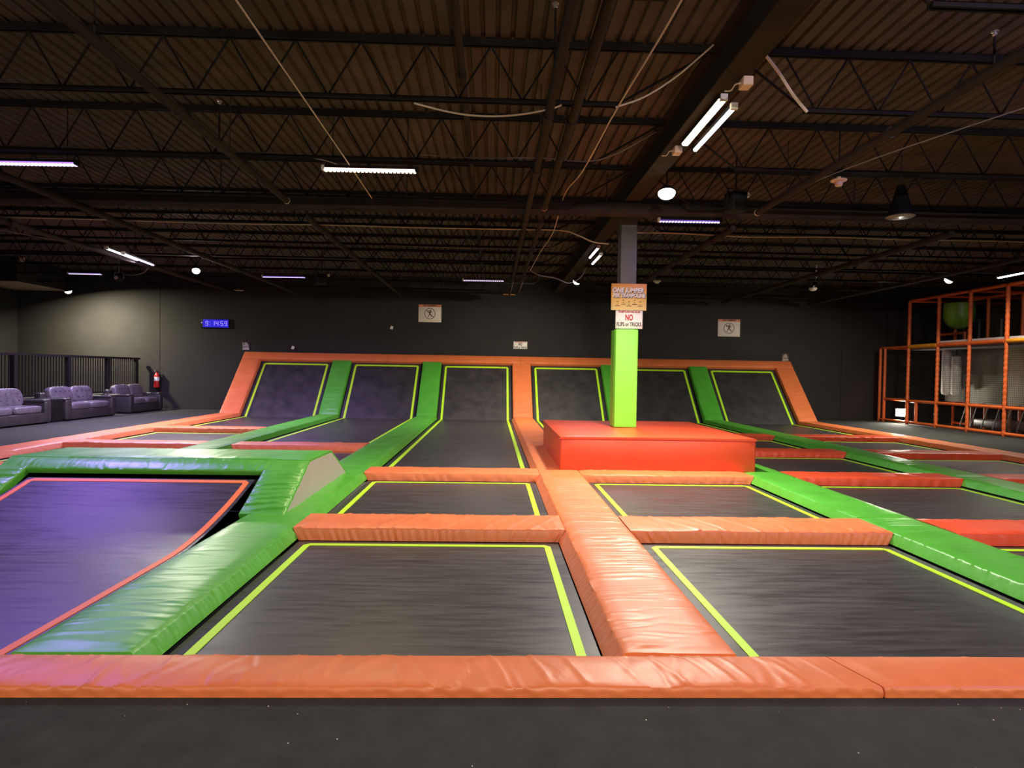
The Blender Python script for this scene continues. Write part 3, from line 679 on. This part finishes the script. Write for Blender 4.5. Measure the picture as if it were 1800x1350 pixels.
# ------------------------------------------------------------------ cables
def smooth_path(pts, n=6):
    P = [Vector(q) for q in pts]; out = []
    for i in range(len(P)-1):
        p0, p1, p2, p3 = P[max(i-1, 0)], P[i], P[i+1], P[min(i+2, len(P)-1)]
        for k in range(n):
            t = k/n; out.append(.5*((2*p1)+(p2-p0)*t+(2*p0-5*p1+4*p2-p3)*t*t+(3*p1-p0-3*p2+p3)*t**3))
    out.append(P[-1]); return [tuple(q) for q in out]
def cable(label, pts, rad=.009, m=CABLE_M):
    return tag(MB().tube(smooth_path(pts), rad, 6).build('cable', m, smooth=60), label, 'cable', 'pale cables strung under the roof')
cable('pale cable running away overhead, left of the warm LED bar', [(-1.92, 2.0, 4.19), (-1.92, 6.3, 4.18), (-1.93, 8.2, 4.19), (-1.95, 9.9, 4.2)])
cable('pale cable running away between centre pipes and beam', [(1.35, 3.4, 4.22), (1.30, 4.7, 4.18), (1.22, 6.4, 4.2), (1.16, 8.3, 4.2), (1.14, 10.3, 4.44), (1.12, 12.0, 4.2), (1.02, 14.0, 4.19), (.9, 15.6, 4.05)])
cable('pale cable sagging below the nearest joist at centre', [(-.85, 6.44, 4.235), (-.5, 6.42, 4.15), (-.2, 6.40, 4.11), (.15, 6.39, 4.12), (.5, 6.38, 4.18), (.66, 6.38, 4.235)])
cable('pale cable curving from the joist end up to the beam', [(1.22, 6.40, 4.24), (1.5, 6.35, 4.33), (1.8, 6.25, 4.50), (2.12, 6.1, 4.75)])
cable('thick pale twin cable sloping off the right side of the beam', [(2.50, 6.0, 4.72), (2.78, 6.15, 4.55), (3.02, 6.3, 4.38), (3.2, 6.36, 4.235)], .016)
cable('long pale cable tied along the fourth joist, left part', [(-9.6, 11.97, 4.24), (-7.5, 11.97, 4.235), (-5, 11.97, 4.22), (-3.2, 11.96, 4.235), (-1.5, 11.96, 4.225), (.2, 11.96, 4.235), (1.25, 11.96, 4.24), (1.6, 11.96, 4.15), (1.9, 11.96, 4.03), (2.2, 11.96, 4.0)], .014)
cable('long pale cable tied along the fourth joist, right part', [(2.58, 11.5, 4.12), (3.0, 11.9, 4.22), (3.6, 11.96, 4.235), (5, 11.96, 4.20), (6.6, 11.96, 4.235), (8.2, 11.96, 4.22), (9.8, 11.96, 4.235), (12, 11.96, 4.22)], .014)
cable('thin grey cable looping along the second joist at left', [(-7.5, 8.28, 4.30), (-5.6, 8.28, 4.31), (-5.0, 8.27, 4.27), (-4.2, 8.27, 4.26), (-3.6, 8.27, 4.29), (-3.0, 8.27, 4.31), (-2.4, 8.27, 4.26), (-2.1, 8.3, 4.2)], .008, CABLE_D)
cable('grey cable along the second joist at centre rising to the beam', [(-1.0, 8.27, 4.34), (-.2, 8.27, 4.32), (.6, 8.27, 4.34), (1.2, 8.26, 4.31), (1.6, 8.24, 4.42), (2.1, 8.2, 4.70)], .008, CABLE_D)
cable('grey cable drooping to the floodlight far behind the column', [(.9, 15.6, 4.05), (1.15, 15.7, 3.95), (1.6, 16.2, 3.96), (2.0, 16.6, 3.9), (2.3, 16.6, 4.05), (2.45, 16.4, 4.3)], .012, CABLE_D)
cable('grey cable along the left wall running to the white tube', [(-11.2, 12.0, 4.25), (-10.2, 12.6, 4.2), (-9.6, 13.6, 4.18), (-9.1, 14.4, 4.2)], .012, CABLE_D)
cable('grey cable hanging from the violet tube to the stage lamp', [(-9.0, 16.6, 4.16), (-9.4, 17.0, 4.0), (-10.2, 17.9, 4.05), (-10.8, 18.5, 4.15)], .014, CABLE_D)
cable('thin cable beside the thick right pipe', [(5.6, 5.5, 4.26), (4.7, 7.4, 4.2), (4.36, 8.6, 4.18), (4.25, 9.4, 4.1)], .007, CABLE_D)
cable('pale cable along a far joist at left', [(-9.0, 15.65, 4.24), (-7.2, 15.68, 4.23), (-5.4, 15.66, 4.245), (-3.2, 15.66, 4.235)], .008, CABLE_D)
cable('pale cable along a far joist at centre', [(-2.4, 13.84, 4.24), (-.6, 13.84, 4.225), (.6, 13.82, 4.24), (1.2, 13.8, 4.26), (1.6, 13.8, 4.42)], .009, CABLE_D)

# ------------------------------------------------------------------ ceiling devices
def sprinkler(label, x, y, z):
    o = empty('fire_sprinkler', (x, y, z), label, 'sprinkler', 'upright sprinklers on the roof pipes')
    MB().tube([(0, 0, 4.17-z), (0, 0, 0)], .011, 6).build('riser', STEEL, o)
    MB().lathe([(.008, 0), (.02, .012), (.02, .02), (.006, .034), (.03, .038), (.03, .042)], n=10).build('deflector', METAL, o)
sprinkler('upright sprinkler on the left of the two centre pipes', .50, 5.5, 4.70)
sprinkler('upright sprinkler on the thick right pipe near the top of view', 4.22, 5.2, 4.42)
sprinkler('upright sprinkler on the thick left pipe by the second joist', -3.28, 7.5, 4.60)
sprinkler('upright sprinkler on the thick left pipe, nearest', -3.28, 4.3, 4.55)
o = empty('ceiling_sensor', (4.62, 8.27, 4.13), 'round peach white sensor hanging below the second joist, right', 'sensor')
MB().lathe([(.04, .0), (.10, .015), (.105, .028), (.03, .045), (.03, .07)], n=20).build('dish', PEACH_P, o, smooth=40)
MB().lathe([(.02, -.055), (.045, -.05), (.055, .0)], n=16).build('nose', PEACH_P, o, smooth=40)
MB().tube([(0, 0, .06), (0, 0, .77)], .01, 6).build('stem', STEEL, o)
o = empty('ceiling_sensor', (4.83, 18.3, 4.25), 'small white smoke detector far back beside the column top', 'sensor')
MB().lathe([(.03, -.06), (.07, -.03), (.11, .0), (.11, .03)], n=16).build('dish', WHITE_P, o, smooth=40)
MB().tube([(0, 0, .03), (0, 0, .65)], .01, 6).build('stem', STEEL, o)
o = empty('security_camera', (9.68, 18.6, 4.2), 'white security camera hanging far right before the back wall', 'camera')
MB().lathe([(.03, -.09), (.09, -.07), (.12, -.02), (.12, .0)], n=16).build('dome', WHITE_P, o, smooth=40)
MB().lathe([(.06, -.005), (.075, .02), (.075, .08), (.05, .10)], (.06, 0, .08), 14).build('mount', BLACK_PL, o)
MB().tube([(.0, 0, -.02), (.04, 0, .08), (.08, 0, .14), (.1, 0, .7)], .022, 8).build('arm', WHITE_P, o, smooth=40)
o = empty('pendant_lamp', (6.16, 9.3, 3.98), 'dark unlit high bay pendant lamp with glassy rim at right', 'lamp')
MB().lathe([(.03, .46), (.06, .44), (.08, .36), (.17, .03), (.205, .0), (.205, -.02), (.195, -.02), (.16, .03), (.07, .34)], n=24).build('shade', BLACK_PL, o, smooth=50)
MB().lathe([(.001, -.03), (.18, -.03), (.20, -.012), (.18, .0)], n=24).build('rim_glass', mat('lamp_glass', (.25, .23, .20), .25, spec=.7), o, smooth=50)
MB().lathe([(.001, -.045), (.012, -.04), (.012, -.03)], (0, 0, 0), 8).build('bulb_tip', E_WHITE, o)
MB().tube([(0, 0, .45), (0, 0, .92)], .008, 6).build('hanger', PIPEP, o)
def speaker(label, x, y, z, rz, wh=True):
    o = empty('hanging_speaker', (x, y, z), label, 'speaker', rz=rz)
    rbox('cabinet', (0, 0, 0), (.26, .24, .30), BLACK_PL, o, .02, 2)
    MB().lathe([(.09, -.125), (.09, -.12), (.10, -.118)], (0, 0, -.03), 16, 'y').build('cone', STEEL, o)
    m_ = MB(); m_.tube([(-.15, 0, -.02), (-.15, 0, .20), (.15, 0, .20), (.15, 0, -.02)], .012, 6).tube([(0, 0, .20), (0, 0, DECK_Z-z)], .012, 6); m_.build('bracket', STEEL, o)
    if wh: MB().lathe([(.02, 0), (.04, .01), (.04, .06), (.02, .07)], (.19, -.06, .12), 10, 'y').build('spot_lamp', WHITE_P, o)
speaker('black hanging speaker with small white lamp, above second ramp', -4.92, 17.9, 4.05, .4)
speaker('dark hanging speaker box just right of the brightest floodlight', 3.70, 9.5, 4.17, .3)
o = empty('stage_light', (-11.0, 18.6, 4.05), 'dark stage light on a bracket above the sofas', 'light')
MB().lathe([(.05, -.14), (.09, -.12), (.10, .06), (.07, .10)], (0, 0, 0), 14, 'y').build('lamp_body', BLACK_PL, o, smooth=40)
MB().lathe([(.001, -.15), (.06, -.145), (.06, -.14)], (0, 0, 0), 14, 'y').build('lens', mat('lens_glass', (.5, .45, .5), .1), o)
MB().tube([(-.13, 0, 0), (-.13, 0, .16), (.13, 0, .16), (.13, 0, 0)], .014, 6).tube([(0, 0, .16), (0, 0, .85)], .014, 6).build('yoke', METAL, o)
o = empty('wall_speaker', (-15.05, 20.33, 4.78), 'small pale box on the black bulkhead, far left', 'box')
rbox('case', (0, -.03, 0), (.17, .06, .22), PEACH_P, o, .015, 2); MB().box(-.05, -.066, -.06, .05, -.06, .06).build('grille', PEACH_P, o)

for lab, c, m in (('pale plate high on the back wall above the second ramp from left', (-9.25, WALL_Y-.02, 4.27), CABLE_M), ('orange plate high on the back wall at the ends of the centre pipes', (.56, WALL_Y-.02, 4.33), mat('amber_plate', (.75, .38, .12), .6))):
    o = empty('wall_plate', c, lab, 'plate'); rbox('plate', (0, 0, 0), (.44, .03, .045), m, o, .008, 1)
    for x in (-.18, .18): MB().lathe([(.012, -.022), (.012, -.014)], (x, 0, 0), 8, 'y').build('screw', METAL, o)
for lab, c in (('white junction box on the beam at the near end of the warm tube', (2.45, 6.10, 4.385)), ('white junction box on the beam at the far end of the warm tube', (2.33, 7.98, 4.385))):
    o = empty('junction_box', c, lab, 'box'); rbox('cover', (0, 0, 0), (.10, .14, .09), PEACH_P, o, .01, 2)
    MB().tube(smooth_path([(-.05, 0, .0), (-.10, .02, -.01), (-.11, .10, -.03), (-.16, .14, -.02)]), .007, 6).build('wire', CABLE_M, o)
# ------------------------------------------------------------------ railing, sofas, extinguisher (far left)
rl = empty('railing', (-12.62, 18.5, 0), 'black metal railing with vertical balusters behind the sofas', 'railing')
ya, yb, zt, zb = 12.0, 22.55, 1.75, .62
MB().box(-.05, ya-18.5, zt-.04, .05, yb-18.5, zt+.025).build('top_rail', RAILB, rl)
MB().box(-.025, ya-18.5, zb-.02, .025, yb-18.5, zb+.03).build('bottom_rail', RAILB, rl)
py = [13.3, 14.9, 16.75, 18.85, 20.75, 22.35]
me = MB().box(-.06, -.06, FLOOR_Z, .06, .06, zt-.03).mesh('post')
for y in py: link('post', me, RAILB, rl, (0, y-18.5, 0))
me = MB().box(-.011, -.011, zb+.03, .011, .011, zt-.03).mesh('baluster')
y = ya+.1
while y < yb-.05:
    if min(abs(y-q) for q in py) > .08: link('baluster', me, RAILB, rl, (0, y-18.5, 0))
    y += .118
kw = tag(MB().box(-13.0, 12.0, FLOOR_Z, -12.52, 22.7, .56).build('trim_2', WALLP), 'low dark ledge under the railing', kind='structure')
def cushion(name, c, size, parent, tuft=0, e=.45, mtl=LEATHER_LIT, axis=0):
    n, mrow = 28, 16; m_ = MB(); vs_, fs = [], []
    f_ = lambda v, p: math.copysign(abs(v)**p, v)
    for i in range(mrow+1):
        ph = -PI/2+PI*i/mrow
        for k in range(n):
            th = 2*PI*k/n
            q = Vector((f_(math.cos(ph), e)*f_(math.cos(th), e), f_(math.cos(ph), e)*f_(math.sin(th), e), f_(math.sin(ph), e)))
            vs_.append((q.x*size[0]/2, q.y*size[1]/2, q.z*size[2]/2))
    for i in range(mrow):
        for k in range(n): fs.append((i*n+k, i*n+(k+1) % n, (i+1)*n+(k+1) % n, (i+1)*n+k))
    m_.add(vs_, fs); o = m_.build(name, mtl, parent, smooth=70, loc=c)
    return o
BUTTON = MB().lathe([(.001, .0), (.024, .0), (.024, .012), (.001, .02)], (0, 0, 0), 8, 'x').mesh('tufting_button')
def sofa(label, yc, ln, rz=0.0, xc=-12.02):
    o = empty('sofa', (xc, yc, FLOOR_Z), label, 'sofa', 'leather sofas along the railing', rz=rz)   # seat faces +X, length along Y
    d_ = .90; aw = .24
    rbox('base', (0.0, 0, .16), (d_-.04, ln-.04, .26), LEATHER, o, .025)
    rbox('back_frame', (-d_/2+.10, 0, .45), (.20, ln-.06, .62), LEATHER, o, .05)
    for sd in (-1, 1):
        rbox('arm', (.02, sd*(ln/2-aw/2), .30), (d_-.04, aw, .56), LEATHER, o, .05)
        a_ = rbox('arm_pad', (.02, sd*(ln/2-aw/2), .585), (d_-.08, aw+.03, .08), LEATHER, o, .035)
    w_ = (ln-2*aw)/2
    for sd in (-1, 1):
        cushion('seat_cushion', (.10, sd*w_/2, .38), (d_-.24, w_-.01, .20), o, e=.35)
        b_ = cushion('back_cushion', (-.22, sd*w_/2, .66), (.26, w_+.06, .52), o, e=.5); b_.rotation_euler = (0, -.22, 0)
        for zz in (-.08, .10):
            for yy in (-.3, -.1, .1, .3): link('tufting_button', BUTTON, mat('button_dark', (.02, .018, .02), .4), b_, (.115, yy*w_, zz))
    for sd in (-1, 1):
        for xx in (-.36, .36): rbox('foot', (xx, sd*(ln/2-.1), .018), (.07, .07, .036), BLACK_PL, o, .008, 1)
    return o
sofa('dark leather sofa at the left edge, nearest of the three sofas', 15.45, 2.45)
sofa('tufted leather sofa in the middle, purple lit, behind the black cabinet', 18.35, 2.25)
sofa('dark leather sofa farthest back, beside the fire extinguisher', 21.2, 2.0)
o = empty('floor_speaker', (-11.86, 17.0, FLOOR_Z), 'black cabinet standing on the floor between the two nearer sofas', 'cabinet')
rbox('cabinet', (0, 0, .31), (.42, .40, .62), BLACK_PL, o, .015, 2)
MB().box(.21, -.17, .05, .217, .17, .57).build('grille', STEEL, o); MB().box(-.17, -.207, .05, .17, -.20, .57).build('rear_plate', STEEL, o)
o = empty('fire_extinguisher', (-12.03, WALL_Y-.13, .72), 'red fire extinguisher hung on the back wall beside the railing', 'extinguisher')
MB().lathe([(.02, .0), (.085, .01), (.09, .04), (.09, .42), (.07, .48), (.03, .52), (.03, .55)], n=18).build('cylinder_body', EXT_RED, o, smooth=50)
MB().lathe([(.0915, .24), (.0915, .38)], n=18).build('paper_label', PAPER, o, smooth=50)
MB().box(-.02, -.02, .55, .02, .02, .60).box(-.02, -.13, .58, .02, .03, .60).box(-.02, -.12, .61, .02, .03, .635).build('handle', METAL, o)
MB().tube(smooth_path([(.03, 0, .57), (.11, -.02, .5), (.12, -.03, .3), (.10, -.03, .12)]), .013, 6).build('hose', BLACK_PL, o)
MB().box(-.04, .09, .3, .04, .125, .5).build('wall_bracket', METAL, o)

# ------------------------------------------------------------------ play structure (far right)
ps = empty('play_structure', (14.1, 18.5, FLOOR_Z), 'tall orange padded climbing frame with nets at the right edge', 'play structure'); po = Vector(ps.location)
def pl(p): return tuple(Vector(p)-po)
def foam(name, a, b, rad=.055, m=ORG_FOAM, ringed=True):
    a, b = Vector(pl(a)), Vector(pl(b)); L = (b-a).length; n = max(2, int(L/.045)); pts, rs = [], []
    for k in range(n+1):
        t = k/n; pts.append(a.lerp(b, t)); s_k = (t*L/.16) % 1
        rs.append(rad*(.80 if ringed and (s_k < .28) else 1.0))
    MB().tube(pts, rs, 9).build(name, m, ps, smooth=50)
PYS = [20.63, 19.25, 17.95, 16.62, 15.3]
for xr, rd in ((14.1, .058), (15.7, .05), (17.3, .045)):
    for y in PYS: foam('post', (xr, y, FLOOR_Z), (xr, y, 4.12 if xr < 17 else 3.6), rd, ORG_FOAM if xr < 17 else mat('grey_foam', (.25, .23, .22), .5), ringed=xr < 15)
for xr in (14.1, 15.7):
    for zr, rd, m in ((.02, .05, ORG_FOAM), (.74, .05, ORG_FOAM), (2.58, .065, YEL_FOAM), (4.12, .05, ORG_FOAM)):
        for a, b in zip(PYS, PYS[1:]): foam('rail', (xr, a-.05, zr), (xr, b+.05, zr), rd, m if not (zr == 2.58 and a < 20 and a > 16.7) else ORG_FOAM, False)
for y in PYS:
    for zr in (2.58, 4.12): foam('rail', (14.15, y, zr), (17.3, y, zr), .045, ORG_FOAM, False)
# low bay against the back wall
for y in (22.15, 21.88): foam('post', (14.1, y, FLOOR_Z), (14.1, y, 2.58), .052, ORG_FOAM, False)
for zr, ya_ in ((2.58, 22.15), (.76, 21.88), (.02, 22.15)): foam('rail', (14.1, ya_, zr), (14.1, 20.68, zr), .042, ORG_FOAM, False)
foam('post', (14.1, 20.18, .0), (14.1, 20.18, .72), .05, ORG_FOAM, False)
foam('rail', (14.15, 22.15, 2.58), (17.3, 22.15, 2.58), .045, ORG_FOAM, False)
for y in (18.6, 17.2): foam('post', (14.75, y, .0), (14.75, y, .72), .045, mat('dark_foam', (.16, .05, .03), .35), False)
MB().box(*pl((14.16, 15.3, 2.46)), *pl((17.2, 20.6, 2.55))).build('platform', mat('platform_grey', (.20, .19, .20), .6, noise=(4, .2)), ps)
for a, b in zip(PYS[1:], PYS[2:]): MB().box(*pl((14.10, b+.08, 2.645)), *pl((14.16, a-.08, 2.70))).build('kick_plate', mat('kick_grey', (.55, .50, .52), .5), ps)
# nets
def net(x, ya_, yb_, za_, zb_, cell=.06, rad=.0035, yc=None):
    m_ = MB()
    def strand(a, b):
        a, b = Vector(pl(a)), Vector(pl(b)); dv = (b-a).normalized(); s1 = Vector((rad, 0, 0)); s2 = dv.cross(Vector((1, 0, 0)))*rad
        m_.add([a-s2, b-s2, b+s2, a+s2], [(0, 1, 2, 3)]); m_.add([a-s1, b-s1, b+s1, a+s1], [(0, 1, 2, 3)])
    y = ya_
    while y < yb_: strand((x, y, za_), (x, y, zb_)); y += cell
    z = za_
    while z < zb_: strand((x, ya_, z), (x, yb_, z)); z += cell
    tag(m_.build('net', mat('net_black', (.015, .014, .013), .7), ps), kind='stuff')
for b, a in zip(PYS, PYS[1:]):
    net(14.1, a+.05, b-.05, .8, 2.52); net(14.1, a+.05, b-.05, .08, .7)
    net(15.7, a+.05, b-.05, 2.66, 4.07, .1)
net(14.1, 20.68, 21.86, .8, 2.54)
# inside: wall panels, rollers, dome, ramp bars, pads
for (a, b, m) in ((18.1, 19.5, (.30, .31, .25)), (19.55, 20.5, (.16, .15, .13)), (16.5, 18.0, (.36, .30, .19))):
    rbox('inner_panel', pl((15.3, (a+b)/2, 1.62)), (.05, b-a-.06, 1.72), mat('panel_%d' % int(a*10), m, .7, noise=(2, .15)), ps, .01, 1)
for y, zz in ((19.62, 2.28), (19.20, 1.95)):
    pass
roller = MB().lathe([(.02, 0), (.11, .02), (.125, .08), (.125, 1.0), (.11, 1.06), (.02, 1.08)], n=18).mesh('roller', 50)
for y, zs in ((19.98, 1.42), (19.55, 1.18)):
    o = link('roller', roller, mat('roller_grey', (.62, .60, .58), .5), ps, pl((14.95, y, .98))); o.scale = (1.15, 1.15, zs)
    MB().tube([pl((14.95, y, .98+1.08*zs)), pl((14.95, y, 2.46))], .02, 6).build('roller_rope', BLACK_PL, ps)
o = MB().lathe([(.02, -.44), (.18, -.41), (.32, -.32), (.41, -.18), (.45, .0), (.45, .42), (.41, .44)], n=28).build('bubble_dome', mat('green_plastic', (.20, .42, .05), .35, noise=(3, .3)), ps, smooth=60, loc=pl((15.6, 20.35, 3.62)))
foam('rail', (15.35, 20.95, 3.02), (15.35, 19.75, 3.02), .045, ORG_FOAM, False)
for y in (20.95, 19.75): foam('post', (15.35, y, 2.55), (15.35, y, 3.02), .04, ORG_FOAM, False)
for k, y in enumerate((21.3, 20.9)): MB().tube([pl((16.5, y-.3*k, 2.6)), pl((16.5, y-.3*k, 3.5)), pl((16.5, y-.8, 3.55))], .04, 8).build('grey_pole', mat('pole_grey', (.14, .13, .14), .5), ps)
for y in (18.15, 18.6, 17.0): MB().box(*pl((16.55, y, 2.9)), *pl((16.6, y+.16, 3.95))).build('white_slat', mat('slat_grey', (.5, .48, .45), .6), ps)
for k in range(6):
    y = 18.9-.42*k
    MB().tube([pl((14.62, y, .05)), pl((14.62, y-.22, .66))], .018, 6).build('slanted_bar', METAL, ps)
rbox('low_pad', pl((15.1, 16.0, .30)), (.5, .9, .38), GREEN, ps, .04, 2)
rbox('low_pad', pl((15.2, 17.8, .18)), (.5, 2.0, .25), mat('low_pad_dark', (.06, .03, .03), .4), ps, .04, 2)
# flood lamp standing on the floor inside the low bay
o = empty('floor_floodlight', (14.34, 21.25, FLOOR_Z), 'bright floor floodlight glaring in the low corner of the play structure', 'light', rz=.96)
MB().box(-.10, -.12, 0, .10, .12, .03).build('base', BLACK_PL, o); MB().tube([(0, 0, .02), (0, 0, .3)], .02, 8).build('stand', BLACK_PL, o)
rbox('lamp_head', (0, 0, .36), (.10, .40, .30), BLACK_PL, o, .02, 2)
rbox('lens', (-.055, 0, .36), (.02, .36, .26), E_WHITE, o, .008, 1)
area('floor_flood', (14.28, 21.17, FLOOR_Z+.36), (10, 15.0, 0.6), 75, WHITE, .28, .2)

# ------------------------------------------------------------------ lint on the front carpet
rng = random.Random(5); m_ = MB()
for k in range(26):
    x, y, s_k = rng.uniform(-2.4, 2.6), rng.uniform(2.25, 2.9), rng.uniform(.0015, .004)
    m_.add([(x-s_k, y, FLOOR_Z+.001), (x, y-s_k, FLOOR_Z+.001), (x+s_k, y, FLOOR_Z+.001), (x, y+s_k*1.4, FLOOR_Z+.002)], [(0, 1, 2, 3)])
tag(m_.build('lint', WHITE_P), 'white lint specks on the dark front carpet', kind='stuff')
